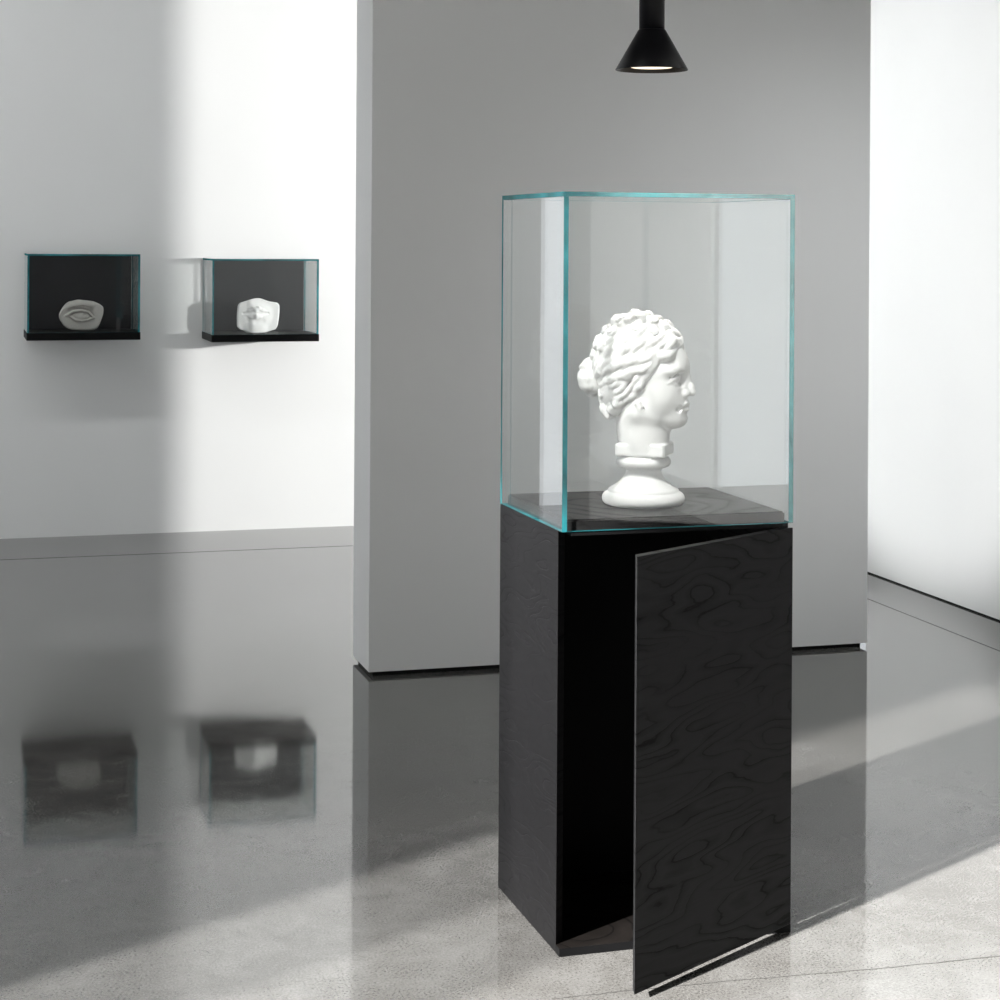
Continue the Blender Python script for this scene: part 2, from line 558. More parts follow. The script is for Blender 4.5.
# ------------------------------------------------------------------ sculpting: distance fields and surface nets
class Field:
    def __init__(self, lo, hi, h):
        self.lo = np.array(lo, float)
        self.h = h
        self.n = np.ceil((np.array(hi, float) - self.lo) / h).astype(int) + 1
        self.ax = [self.lo[i] + h * np.arange(self.n[i]) for i in range(3)]
        self.d = np.full(tuple(self.n), 30.0, np.float32)

    def win(self, lo, hi, pad):
        sl = []
        for i in range(3):
            a = int(max(0, math.floor((lo[i] - pad - self.lo[i]) / self.h)))
            b = int(min(self.n[i], math.ceil((hi[i] + pad - self.lo[i]) / self.h) + 1))
            if b <= a:
                return None
            sl.append(slice(a, b))
        X = self.ax[0][sl[0]][:, None, None]
        Y = self.ax[1][sl[1]][None, :, None]
        Z = self.ax[2][sl[2]][None, None, :]
        return tuple(sl), X, Y, Z

    def union(self, sl, f, k):
        d = self.d[sl]
        if k <= 0:
            self.d[sl] = np.minimum(d, f)
        else:
            h = np.maximum(k - np.abs(d - f), 0) / k
            self.d[sl] = np.minimum(d, f) - h * h * k * 0.25

    def cut(self, sl, f, k):
        d = self.d[sl]
        g = -f
        if k <= 0:
            self.d[sl] = np.maximum(d, g)
        else:
            h = np.maximum(k - np.abs(d - g), 0) / k
            self.d[sl] = np.maximum(d, g) + h * h * k * 0.25

    def ellipsoid(self, c, r, k=0.0, sub=False, pad=9.0, rot=None):
        m = max(r)
        w = self.win([c[i] - m for i in range(3)], [c[i] + m for i in range(3)], max(pad, k + 4))
        if w is None:
            return
        sl, X, Y, Z = w
        x, y, z = X - c[0], Y - c[1], Z - c[2]
        if rot:                                    # about Y
            cs, sn = math.cos(rot), math.sin(rot)
            x, z = cs * x - sn * z, sn * x + cs * z
        k0 = np.sqrt((x / r[0]) ** 2 + (y / r[1]) ** 2 + (z / r[2]) ** 2)
        k1 = np.sqrt((x / r[0] ** 2) ** 2 + (y / r[1] ** 2) ** 2 + (z / r[2] ** 2) ** 2) + 1e-6
        f = k0 * (k0 - 1.0) / k1
        (self.cut if sub else self.union)(sl, f, k)

    def cone(self, a, b, ra, rb, k=0.0, sub=False, pad=6.0):
        a = np.array(a, float)
        b = np.array(b, float)
        m = max(ra, rb)
        w = self.win(np.minimum(a, b) - m, np.maximum(a, b) + m, max(pad, k + 4))
        if w is None:
            return
        sl, X, Y, Z = w
        ba = b - a
        l2 = float(ba @ ba) + 1e-9
        t = np.clip(((X - a[0]) * ba[0] + (Y - a[1]) * ba[1] + (Z - a[2]) * ba[2]) / l2, 0, 1)
        f = np.sqrt((X - a[0] - t * ba[0]) ** 2 + (Y - a[1] - t * ba[1]) ** 2 + (Z - a[2] - t * ba[2]) ** 2) - (ra + (rb - ra) * t)
        (self.cut if sub else self.union)(sl, f, k)

    def chain(self, pts, rad, k=0.0, sub=False):
        n = len(pts)
        for i in range(n - 1):
            self.cone(pts[i], pts[i + 1], rad(i / (n - 1)), rad((i + 1) / (n - 1)), k, sub)

    def box(self, c, s, r, k=0.0, sub=False, yaw=0.0):
        m = max(s) * 1.5
        w = self.win([c[i] - m for i in range(3)], [c[i] + m for i in range(3)], 6.0)
        sl, X, Y, Z = w
        x, y, z = X - c[0], Y - c[1], Z - c[2]
        cs, sn = math.cos(yaw), math.sin(yaw)
        x, y = cs * x + sn * y, -sn * x + cs * y
        qx, qy, qz = np.abs(x) - s[0] + r, np.abs(y) - s[1] + r, np.abs(z) - s[2] + r
        f = np.sqrt(np.maximum(qx, 0) ** 2 + np.maximum(qy, 0) ** 2 + np.maximum(qz, 0) ** 2) + np.minimum(np.maximum(np.maximum(qx, qy), qz), 0) - r
        (self.cut if sub else self.union)(sl, f, k)

    def ripple(self, amp, freq, seed):
        X = self.ax[0][:, None, None]
        Y = self.ax[1][None, :, None]
        Z = self.ax[2][None, None, :]
        r = np.random.RandomState(seed)
        tot = 0
        for i in range(6):
            v = r.normal(size=3)
            v = v / np.linalg.norm(v) * freq * (0.7 + 0.6 * r.rand())
            tot = tot + np.sin(X * v[0] + Y * v[1] + Z * v[2] + r.rand() * 6.28)
        self.d += (amp * tot / 2.4).astype(np.float32)

    def mesh(self, name, mat, scale):
        d = self.d
        nx, ny, nz = d.shape
        ins = d < 0
        acc = np.zeros((nx - 1, ny - 1, nz - 1, 3), np.float32)
        cnt = np.zeros((nx - 1, ny - 1, nz - 1), np.float32)
        cor = [(0, 0, 0), (1, 0, 0), (0, 1, 0), (1, 1, 0), (0, 0, 1), (1, 0, 1), (0, 1, 1), (1, 1, 1)]

        def sub(A, c):
            return A[c[0]:nx - 1 + c[0], c[1]:ny - 1 + c[1], c[2]:nz - 1 + c[2]]
        for p in range(8):
            for q in range(p + 1, 8):
                df = [cor[q][i] - cor[p][i] for i in range(3)]
                if sum(abs(v) for v in df) != 1:
                    continue
                ip, iq = sub(ins, cor[p]), sub(ins, cor[q])
                idx = np.nonzero(ip != iq)
                dp, dq = sub(d, cor[p])[idx], sub(d, cor[q])[idx]
                t = dp / (dp - dq)
                for i in range(3):
                    acc[idx + (np.full(len(idx[0]), i),)] += cor[p][i] + t * df[i]
                cnt[idx] += 1
        act = cnt > 0
        ids = np.full(act.shape, -1, np.int64)
        cells = np.argwhere(act)
        ids[act] = np.arange(len(cells))
        V = (acc[act] / cnt[act][:, None] + cells) * self.h + self.lo
        quads = []
        for axn in range(3):
            sl0 = [slice(None)] * 3
            sl1 = [slice(None)] * 3
            sl0[axn] = slice(0, -1)
            sl1[axn] = slice(1, None)
            a, b = ins[tuple(sl0)], ins[tuple(sl1)]
            e = np.argwhere(a != b)
            u, v = (axn + 1) % 3, (axn + 2) % 3
            ok = (e[:, u] > 0) & (e[:, v] > 0) & (e[:, u] < d.shape[u] - 1) & (e[:, v] < d.shape[v] - 1)
            e = e[ok]
            fl = a[tuple(e.T)]
            qd = []
            for du, dv in ((1, 1), (0, 1), (0, 0), (1, 0)):
                c = e.copy()
                c[:, u] -= du
                c[:, v] -= dv
                qd.append(ids[tuple(c.T)])
            qd = np.stack(qd, 1)
            qd[~fl] = qd[~fl][:, ::-1]
            quads.append(qd)
        Q = np.concatenate(quads)
        # a light smoothing of the net
        nb = np.zeros_like(V)
        nc = np.zeros(len(V))
        for i in range(4):
            j = (i + 1) % 4
            np.add.at(nb, Q[:, i], V[Q[:, j]])
            np.add.at(nc, Q[:, i], 1)
        V = V * 0.5 + 0.5 * nb / np.maximum(nc, 1)[:, None]
        me = bpy.data.meshes.new(name)
        me.from_pydata((V * scale).tolist(), [], Q.tolist())
        me.materials.append(mat)
        me.polygons.foreach_set('use_smooth', np.ones(len(Q), bool))
        me.update()
        return me


# ------------------------------------------------------------------ plaster head on a turned socle
PX = 1 / 500.0      # sculpting unit: 2 mm


def head_field(h):
    F = Field((-34, -44, 44), (62, 44, 190), h)
    F.ellipsoid((0, 0, 142), (44.5, 34, 40))                              # skull
    F.ellipsoid((14, 0, 116), (30, 29, 38), 10)                         # face
    F.ellipsoid((33.0, 0, 89.5), (11.2, 12.5, 9.8), 8)                   # chin
    for s in (-1, 1):
        F.cone((33, 5 * s, 86.5), (2, 23 * s, 93), 6.0, 9, 11)            # jaw
        F.ellipsoid((21.5, 16 * s, 111), (14.5, 11, 16), 9)                 # cheek
        F.ellipsoid((30.5, 15 * s, 135.5), (10, 13, 5.5), 7)              # brow bone
    F.ellipsoid((35.4, 0, 100.5), (8.6, 14, 10.5), 10)                           # mouth swell
    F.ellipsoid((36, 0, 138), (9.6, 14, 12), 9)                           # forehead
    for s in (-1, 1):
        F.ellipsoid((45, 15.0 * s, 127.0), (10.5, 10.2, 6.6), 3.5, sub=True)  # eye socket
        F.ellipsoid((44.5, 9.4 * s, 127.5), (7, 5.0, 7), 3.5, sub=True)
    # nose, straight from the forehead
    F.chain([(42.2, 0, 139), (44.6, 0, 128), (48.6, 0, 118), (50.4, 0, 113.8)], lambda t: 3.0 + 0.9 * t, 4)
    for s in (-1, 1):
        F.chain([(41, 3.2 * s, 131), (42, 4.3 * s, 122), (43.5, 5.4 * s, 113.2)], lambda t: 3.2 + 0.9 * t, 3)
        F.ellipsoid((44.6, 5.6 * s, 112.9), (4.6, 2.8, 3.3), 3)
        F.ellipsoid((47.0, 3.0 * s, 108.8), (2.6, 1.3, 1.5), 1, sub=True)
    # eyes and lids
    for s in (-1, 1):
        F.ellipsoid((33.4, 14.6 * s, 126.2), (6.6, 8.2, 6.0), 1.0)
        up = [(37.4, 6.6 * s, 125.6), (39.6, 9.6 * s, 129.2), (40.3, 13.6 * s, 130.6), (38.8, 18.0 * s, 129.6), (34.6, 22.2 * s, 125.6), (31.0, 24.6 * s, 122.8)]
        dn = [(37.4, 6.6 * s, 125.4), (39.0, 10.4 * s, 122.4), (39.0, 14.6 * s, 121.4), (37.0, 19.0 * s, 122.2), (33.6, 22.6 * s, 124.6)]
        F.chain(up, lambda t: 1.5, 0.8)
        F.chain(dn, lambda t: 1.25, 1.2)
        F.chain([(38.0, 9.0 * s, 132.4), (38.4, 14.0 * s, 133.6), (36.4, 19.0 * s, 132.6), (32.4, 23.4 * s, 129.4)], lambda t: 0.9, 1.6, sub=True)
        F.chain([(42.6, 5.0 * s, 133.8), (41.6, 10.5 * s, 137.0), (38.8, 16.5 * s, 137.8), (33.4, 23.0 * s, 134.6)], lambda t: 2.3 - 0.8 * t, 3.5)
    # lips
    F.chain([(44.6, 0, 108.4), (44.4, 0, 104.4)], lambda t: 1.6, 3)
    for s in (-1, 1):
        F.chain([(45.6, 0, 102.0), (45.0, 3.6 * s, 102.9), (42.6, 7.6 * s, 101.2), (39.6, 11.2 * s, 99.0)], lambda t: 2.6 - 1.5 * t, 1.6)
        F.chain([(44.9, 0, 95.8), (44.2, 3.8 * s, 95.6), (41.6, 7.8 * s, 97.2), (39.4, 10.8 * s, 98.8)], lambda t: 3.0 - 1.9 * t, 1.6)
        F.chain([(48.6, 0, 98.9), (46.6, 4.0 * s, 99.2), (43.0, 8.4 * s, 98.6), (40.2, 12.2 * s, 98.2)], lambda t: 1.0, 0.8, sub=True)
        F.ellipsoid((40.5, 13.2 * s, 97.8), (2.6, 2.2, 3.0), 2.5, sub=True)
    F.chain([(46.8, -6, 91.6), (47.4, 0, 91.0), (46.8, 6, 91.6)], lambda t: 1.9, 4, sub=True)
    F.ellipsoid((38.3, 0, 86.2), (6.0, 7.5, 5.6), 5)
    # ear lobes showing under the hair
    for s in (-1, 1):
        F.chain([(2.5, 29.6 * s, 103), (4.5, 29.0 * s, 98.6), (6.4, 27.8 * s, 96.0)], lambda t: 3.4 - 0.6 * t, 2.0)
        F.ellipsoid((8.0, 29.6 * s, 98.2), (1.3, 2.4, 1.6), 0.8, sub=True)
    # neck, ending in a rough cut collar
    F.chain([(-2.5, 0, 100), (-1.0, 0, 84), (1.5, 0, 66), (2.5, 0, 56)], lambda t: 23.6 - 0.4 * t, 9)
    F.chain([(14, 0, 90), (10, 0, 74)], lambda t: 15, 6)
    F.box((2.5, 0, 55.6), (25.0, 23.5, 6.4), 2.2, 1.2)
    F.box((19.8, -11, 55.4), (7.0, 11.5, 6.4), 1.0, 0.6, yaw=0.15)
    F.cone((19, -24, 66), (30, -14, 66), 3.4, 3.4, 1.0, sub=True)
    F.cone((12.2, -25, 50), (12.6, -24, 61), 1.2, 1.2, 0.5, sub=True)
    F.d[:, :, :int((49.2 - F.lo[2]) / h)] = 4.0
    return F


def hair_field(h):
    F = Field((-72, -50, 74), (54, 50, 200), h)
    C = np.array((-2.0, 0, 141.0))
    R = np.array((43.5, 34.5, 42.0))
    F.ellipsoid(C, R - 2.5)
    F.ellipsoid((-19, 0, 117), (24, 30.5, 30), 4)
    # cut the cap along the hairline
    X = F.ax[0][:, None, None]
    Z = F.ax[2][None, None, :]
    Y = F.ax[1][None, :, None]
    line = np.minimum((X - 17.7) * -0.835 + (Z - 129.5) * 0.55, Z - 93.0) + 0.0 * Y
    F.d = np.maximum(F.d, -line).astype(np.float32)
    r = random.Random(11)
    HQ, HX, HZ = (0, 0.2, 0.5, 0.8, 1.0), (36, 28.5, 15, -1, -19), (163, 154, 132, 110, 98)

    def at(dv, lift=0.0):
        dv = np.array(dv, float)
        dv = dv / np.linalg.norm(dv)
        return C + R * dv + dv * lift
    for s in (-1, 1):
        # locks swept back from the temple over the ear to the nape
        for off in range(4):
            pts = []
            for i in range(28):
                q = i / 27
                x = np.interp(q, HQ, HX) - 1.5 - 5.2 * off
                z = np.interp(q, HQ, HZ) + 1.0 + 3.6 * off
                a = 1 - ((x + 6) / 48.0) ** 2 - ((z - 138) / 50.0) ** 2
                yy = 35.5 * math.sqrt(max(0.03, a)) - 1.0
                wv = 1.3 * math.sin(q * 17 + off * 1.9)
                pts.append(np.array((x + wv * 0.7, s * (yy + 0.6 * math.sin(q * 23 + off)), z + wv)))
            F.chain(pts, lambda u, off=off: 3.3 - 0.25 * off + 0.6 * math.sin(u * 22 + off), 1.0)
        n = 9
        for k in range(n):
            t = k / (n - 1)
            al = math.radians(24 + 96 * t ** 0.9)
            st = np.array((math.cos(al), 0.06 * s, math.sin(al)))
            md = (1 - t) * np.array((0.30, 0.94 * s, 0.0)) + t * np.array((-0.55, 0.45 * s, 0.72))
            md[1] += 0.25 * s * math.sin(math.pi * t)
            md /= np.linalg.norm(md)
            en = np.array((-0.72 - 0.2 * t, (0.55 - 0.4 * t) * s, -0.62 + 0.35 * t))
            en /= np.linalg.norm(en)
            ct = 2 * md - 0.5 * (st + en)
            ph = r.uniform(0, 6.28)
            wv = r.uniform(2.6, 3.6)
            for j in (-1, 0, 1):
                pts = []
                m = 26
                for i in range(m + 1):
                    q = i / m
                    dv = (1 - q) ** 2 * st + 2 * q * (1 - q) * ct + q * q * en
                    dv /= np.linalg.norm(dv)
                    tg = -2 * (1 - q) * st + 2 * (1 - 2 * q) * ct + 2 * q * en
                    sd = np.cross(dv, tg)
                    sd /= np.linalg.norm(sd) + 1e-9
                    p = at(dv, 0.6 + 1.5 * math.sin(2 * math.pi * wv * q + ph + 0.9 * j) + (0.9 if j == 0 else -0.6))
                    wid = 0.35 + 0.65 * math.sin(math.pi * min(1, 0.12 + q * 0.8))
                    p = p + sd * (3.6 * j * wid + 1.7 * math.sin(2 * math.pi * wv * q + ph + 1.2))
                    pts.append(p)
                F.chain(pts, lambda u, j=j: (3.5 if j == 0 else 2.7) * (0.85 + 0.3 * math.sin(math.pi * u)), 1.3)
        # a heavy roll of hair along the hairline beside the temple
        pts = []
        for i in range(30):
            q = i / 29
            base = np.array((np.interp(q, HQ, HX), 0, np.interp(q, HQ, HZ)))
            yy = 36.0 * math.sqrt(max(0.0, 1 - ((base[0] + 2) / 45.5) ** 2 - ((base[2] - 141) / 50.0) ** 2)) - 1.0
            pts.append(np.array((base[0] - 1.5 + 1.3 * math.sin(q * 19), s * max(2.0, yy) , base[2] + 2.2 + 1.5 * math.sin(q * 19 + 1))))
        F.chain(pts, lambda u: 3.4 + 0.9 * math.sin(u * 25), 1.2)
        # small ringlets over the temple and forehead
        for (x, y, z, rr) in ((35, 12, 162, 4.0), (38.5, 5, 163, 3.6), (30, 19, 158, 4.0), (24, 25, 152, 3.8), (32, 9, 169, 4.8), (25, 19, 166, 4.8)):
            ring = []
            for i in range(15):
                a = i / 14 * 2.0 * math.pi * 1.35
                rad = rr * (1 - 0.45 * i / 14)
                ring.append((x - 0.4 * rad * math.sin(a), s * (y + 0.55 * rad * math.sin(a)), z + rad * math.cos(a)))
            F.chain(ring, lambda u: 2.1 - 0.5 * u, 0.8)
    # knotted curls on the crown
    crown = [(-23, -9, 182.5, 7.6), (-22, 10, 182.5, 7.6), (-11, -13, 184.5, 7.0), (-9, 3, 188.0, 7.0), (1, -8, 187.0, 6.6), (2, 9, 186.5, 6.6),
             (12, -11, 182.5, 6.4), (13, 6, 183.0, 6.4), (22, -7, 178.0, 6.4), (22, 10, 178.0, 6.4), (30, 0, 171.5, 6.2), (30, -12, 168.5, 5.6), (30, 12, 168.5, 5.6),
             (-33, -8, 172.5, 7.4), (-32, 9, 172.5, 7.4), (-41, -13, 159, 7.0), (-42, 12, 158, 7.0), (-43, 0, 162, 7.2), (-24, -21, 172, 6.8), (-24, 21, 171, 6.8),
             (-47, -5, 149, 6.4), (-46, 9, 147, 6.4), (-35, -22, 158, 6.2), (-35, 22, 158, 6.2), (0, -22, 177, 5.8), (0, 22, 177, 5.8), (15, -20, 173, 5.4), (15, 20, 173, 5.4)]
    for (x, y, z, rr) in crown:
        F.ellipsoid((x, y, z), (rr, rr * 0.95, rr * 0.9), 0.9)
        nrm = (np.array((x, y, z)) - C) / R
        nrm /= np.linalg.norm(nrm)
        a1 = np.cross(nrm, (0.3, 1, 0.2))
        a1 /= np.linalg.norm(a1)
        a2 = np.cross(nrm, a1)
        ring = []
        for i in range(17):
            a = i / 16 * 2 * math.pi * 1.6 + x
            rad = rr * (0.86 - 0.6 * i / 16)
            ring.append(np.array((x, y, z)) + nrm * rr * (0.42 + 0.35 * i / 16) + a1 * rad * math.cos(a) + a2 * rad * math.sin(a))
        F.chain(ring, lambda u: 1.9, 0.5)
    # the gathered knot at the back
    F.ellipsoid((-50, 0, 125), (13, 14, 16), 2)
    rs = np.random.RandomState(5)
    for i in range(22):
        v = rs.normal(size=3)
        v[0] = -abs(v[0]) * 1.1 - 0.1
        v /= np.linalg.norm(v)
        c = np.array((-52, 0, 125)) + v * np.array((8.5, 12, 14.5))
        F.ellipsoid(c, (6.6, 6.4, 6.6), 1.2)
        a1 = np.cross(v, (0.2, 0.4, 1.0))
        a1 /= np.linalg.norm(a1)
        a2 = np.cross(v, a1)
        ring = [c + v * 3.8 + (a1 * math.cos(a * 0.62) + a2 * math.sin(a * 0.62)) * (5.2 - 0.27 * a) for a in range(15)]
        F.chain(ring, lambda u: 1.5, 0.6)
    # curls at the nape
    for (x, y, z, rr) in ((-33, -9, 96, 8.0), (-34, 7, 96, 8.0), (-24, -19, 97, 8.0), (-25, 19, 97, 8.0), (-36, -3, 104, 8.0), (-30, -13, 90.5, 6.2), (-30, 12, 90.5, 6.2), (-19, -24, 103, 6.5), (-19, 24, 103, 6.5), (-36, -9, 110, 7), (-34, 11, 110, 7)):
        F.ellipsoid((x, y, z), (rr, rr, rr), 1.4)
        sg = -1 if y < 0 else 1
        ring = [(x + (rr * 0.8 - 0.28 * a) * math.cos(a * 0.6) - 1.0, y + sg * rr * 0.62, z + (rr * 0.8 - 0.28 * a) * math.sin(a * 0.6)) for a in range(16)]
        F.chain(ring, lambda u: 1.7, 0.7)
    F.ripple(0.35, 0.55, 3)
    return F


BX, BY, BZ = 0.2875, 3.792, CH + 0.0218
bust = thing('plaster_bust', 'white plaster head of a curly-haired woman on a turned socle under the glass cover', 'sculpture', (BX, BY, BZ), math.radians(-18.0))
K = PX
prof = [(0, 0.0), (36.0, 0.0), (39.0, 1.0), (41.0, 3.4), (41.6, 6.4), (40.8, 9.4), (38.8, 11.8), (36.2, 13.0), (35.6, 13.6), (35.4, 15.0), (34.2, 16.2),
        (30.5, 18.4), (26.5, 21.2), (22.6, 24.6), (19.6, 28.2), (18.0, 31.6), (17.6, 34.0), (18.4, 35.8), (20.4, 36.8), (22.6, 37.4), (25.4, 38.6), (27.0, 40.6), (27.4, 43.0),
        (26.8, 45.6), (25.0, 47.6), (22.5, 48.8), (20, 49.2), (0, 49.4)]
SO = lathe('socle', [(r * K, z * K) for r, z in prof], [M_PLASTER], bust, 128)
SO.location = (1.5 * K, 0, 0)
hd = put('head', head_field(0.75).mesh('head', M_PLASTER, K), bust)
hr = put('hair', hair_field(0.75).mesh('hair', M_PLASTER, K), bust)


# ------------------------------------------------------------------ wall display cases
def wall_case(u0, w, z0, zg, z1, dep, label):
    """Origin at the wall, local x along the wall, -y into the room."""
    root = thing('wall_display_case', label, 'display case', room(u0, -0.0004, 0), GA, 'wall display cases')
    box_part('base_plate', (-0.002, -dep - 0.002, z0), (w + 0.002, 0, zg), M_LACQ, root, 0.0012, 1)
    box_part('back_panel', (0.010, -0.014, zg + 0.0003), (w - 0.010, 0, z1 - 0.0085), M_BOARD, root, 0.0008, 1)
    g = 0.008
    pane('side_pane', (0, -dep, zg + 0.0003), (g, 0, z1 - g - 0.0002), 0, root)
    pane('side_pane', (w - g, -dep, zg + 0.0003), (w, 0, z1 - g - 0.0002), 0, root)
    pane('front_pane', (g + 0.0002, -dep, zg + 0.0003), (w - g - 0.0002, -dep + g, z1 - g - 0.0002), 1, root)
    pane('top_pane', (0, -dep, z1 - g), (w, 0, z1), 2, root)
    return root


DEP = 0.335
U0 = -1.02 / math.cos(GA)     # wall coordinate of the point the survey was taken from
c1 = wall_case(U0 - 2.212, 0.479, 0.900, 0.933, 1.2735, DEP, 'left wall-mounted black display case with glass cover, holding the plaster eye')
c2 = wall_case(U0 - 1.419, 0.477, 0.886, 0.918, 1.2545, DEP, 'right wall-mounted black display case with glass cover, holding the plaster mouth')


def slab_sdf(F, poly, y0, y1, rnd):
    """Extruded outline (x, z), between y0 (front) and y1."""
    X = F.ax[0][:, None]
    Z = F.ax[2][None, :]
    d2 = np.full((len(F.ax[0]), len(F.ax[2])), 1e9)
    sgn = np.ones_like(d2)
    n = len(poly)
    for i in range(n):
        ax, az = poly[i]
        bx, bz = poly[(i + 1) % n]
        ex, ez = bx - ax, bz - az
        wx, wz = X - ax, Z - az
        t = np.clip((wx * ex + wz * ez) / (ex * ex + ez * ez), 0, 1)
        d2 = np.minimum(d2, (wx - ex * t) ** 2 + (wz - ez * t) ** 2)
        c1_ = Z >= az
        c2_ = Z < bz
        c3_ = ex * wz > ez * wx
        al = c1_ & c2_ & c3_
        no = (~c1_) & (~c2_) & (~c3_)
        sgn = np.where(al | no, -sgn, sgn)
    d = sgn * np.sqrt(d2)
    Y = F.ax[1][None, :, None]
    qy = np.abs(Y - (y0 + y1) / 2) - (y1 - y0) / 2 + rnd
    qd = d[:, None, :] + rnd
    f = np.sqrt(np.maximum(qy, 0) ** 2 + np.maximum(qd, 0) ** 2) + np.minimum(np.maximum(qy, qd), 0) - rnd
    F.d = f.astype(np.float32)


# units of 4 mm
def smooth_poly(poly, it=2):
    for _ in range(it):
        q = []
        for i in range(len(poly)):
            a, b = poly[i], poly[(i + 1) % len(poly)]
            q.append((0.8 * a[0] + 0.2 * b[0], 0.8 * a[1] + 0.2 * b[1]))
            q.append((0.2 * a[0] + 0.8 * b[0], 0.2 * a[1] + 0.8 * b[1]))
        poly = q
    return poly


def eye_field():
    F = Field((-27, -12, -2), (27, 12, 38), 0.42)
    poly = smooth_poly([(-23.8, 16.0), (-15.0, 30.5), (-1.5, 33.0), (16.0, 30.5), (23.5, 25.5), (23.0, 17.0), (18.0, 3.8), (12.0, 0.7), (-14.0, 1.4)])
    slab_sdf(F, poly, -5.0, 5.0, 2.0)
    F.chain([(-11, -4.5, 26.5), (-3, -5.5, 28.5), (10, -5.0, 27.5)], lambda t: 3.2, 4)                       # brow
    F.ellipsoid((-2, -6.5, 17.5), (14.5, 3.0, 7.5), 2, sub=True)                                          # socket
    F.ellipsoid((-1.0, -1.9, 16.0), (10.5, 5.6, 6.2), 0.8)                                                # eyeball
    up = [(-16, -4.4, 16.6), (-13, -5.9, 17.8), (-8, -7.2, 21.0), (0, -7.6, 22.3), (7, -6.8, 20.6), (12.5, -5.2, 14.8)]
    dn = [(-11.5, -5.8, 16.0), (-6.5, -7.0, 12.4), (0.0, -7.4, 10.8), (6.0, -6.6, 11.6), (13.0, -5.2, 14.6)]
    F.chain(up, lambda t: 1.25 + 0.5 * math.sin(math.pi * t), 0.5)
    F.chain(dn, lambda t: 1.2, 0.6)
    F.chain([(-15, -6.6, 20.8), (-8, -7.4, 24.4), (1, -7.8, 25.6), (9, -7.2, 24.2)], lambda t: 1.3, 1.0, sub=True)
    F.chain([(-9.5, -7.6, 10.6), (-2, -8.4, 7.9), (6, -7.4, 9.2)], lambda t: 1.2, 1.0, sub=True)
    F.ellipsoid((4.0, -7.4, 18.0), (2.0, 1.6, 1.8), 0.4, sub=True)                                        # pupil
    return F


def mouth_field():
    F = Field((-26, -14, -2), (26, 12, 40), 0.42)
    poly = smooth_poly([(-21.5, 3.2), (-21.8, 17), (-20.6, 29.8), (-11.0, 32.6), (-4.5, 34.8), (1.5, 35.0), (10.5, 31.6), (21.2, 30.0), (21.4, 19), (19.2, 3.6), (10.0, 0.8), (3.0, 0.2), (-6.0, 1.3)], 1)
    slab_sdf(F, poly, -5.0, 5.0, 1.2)
    F.ellipsoid((-3.5, -3.0, 17.5), (15, 6.0, 14), 5)                                                     # swell
    F.ellipsoid((-3.5, -3.0, 4.0), (10, 6.0, 6.5), 5)                                                     # chin
    F.cone((-4, -11, 31), (-4, -10, 26.5), 1.7, 1.9, 2.4, sub=True)                                       # groove under the nose
    for s in (-1, 1):
        F.chain([(-3.5, -9.6, 23.2), (-3.5 + 3.0 * s, -9.4, 24.6), (-3.5 + 7 * s, -8.2, 22.8), (-3.5 + 12 * s, -5.8, 20.2)], lambda t: 2.3 - 1.2 * t, 1.0)
        F.chain([(-3.5, -9.6, 16.2), (-3.5 + 4.0 * s, -9.0, 16.2), (-3.5 + 8 * s, -7.2, 17.8), (-3.5 + 11 * s, -5.8, 19.6)], lambda t: 2.9 - 1.7 * t, 1.2)
        F.chain([(-3.5, -12.2, 19.8), (-3.5 + 5 * s, -11.0, 20.2), (-3.5 + 9.5 * s, -8.6, 19.9), (-3.5 + 13 * s, -6.8, 19.6)], lambda t: 1.25, 0.6, sub=True)
    F.chain([(-11, -9.8, 11.6), (-3.5, -10.8, 10.6), (4, -9.8, 11.6)], lambda t: 1.9, 2.6, sub=True)
    return F


e1 = put('plaster_eye', eye_field().mesh('plaster_eye', plaster_paint('grey_plaster', (0.52, 0.50, 0.47), 0.05, 0.75), 0.0042))
e1.location = room(U0 - 1.978, -0.20, 0.9330)
e1.rotation_euler = (0, 0, GA)
e1['label'] = 'grey plaster cast of a human eye standing in the left wall display case'
e1['category'] = 'sculpture'
e2 = put('plaster_mouth', mouth_field().mesh('plaster_mouth', M_PLASTER, 0.00445))
e2.location = room(U0 - 1.181, -0.125, 0.9180)
e2.rotation_euler = (0, 0, GA)
e2.scale = (1, 0.72, 1)
e2['label'] = 'white plaster cast of closed lips standing in the right wall display case'
e2['category'] = 'sculpture'

# ------------------------------------------------------------------ pendant spotlight
LX, LY, LZ = 0.3175, 3.985, 1.7075
lamp = thing('pendant_spotlight', 'black cone-shaped pendant spotlight hanging above the glass cover', 'lamp', (LX, LY, LZ))
R0, R1, HC = 0.0759, 0.0273, 0.0857
lathe('lamp_shade', [(R0, 0.0), (R0 + 0.0006, 0.0012), (R1 + 0.002, HC - 0.002), (R1, HC), (R1 - 0.003, HC - 0.001), (0.024, 0.076), (0.045, 0.036), (R0 - 0.0022, 0.0006), (R0, 0.0)],
      [M_LAMP, M_INNER], lamp, 96, mi=[0, 0, 0, 0, 0, 1, 1, 0])
lathe('stem', [(0, HC - 0.0005), (R1 - 0.0004, HC - 0.0005), (R1 - 0.0004, HC + 0.30), (R1 - 0.003, HC + 0.303), (0.006, HC + 0.304), (0, HC + 0.304)], [M_LAMP], lamp, 64)
lathe('lamp_bulb', [(0, 0.0044), (0.025, 0.0046), (0.043, 0.0056), (0.0450, 0.0070), (0.042, 0.0090), (0, 0.0095)], [M_BULB], lamp, 64)
lathe('suspension_rod', [(0, HC + 0.304), (0.004, HC + 0.304), (0.004, CEIL - LZ - 0.02), (0, CEIL - LZ - 0.02)], [M_LAMP], lamp, 24)
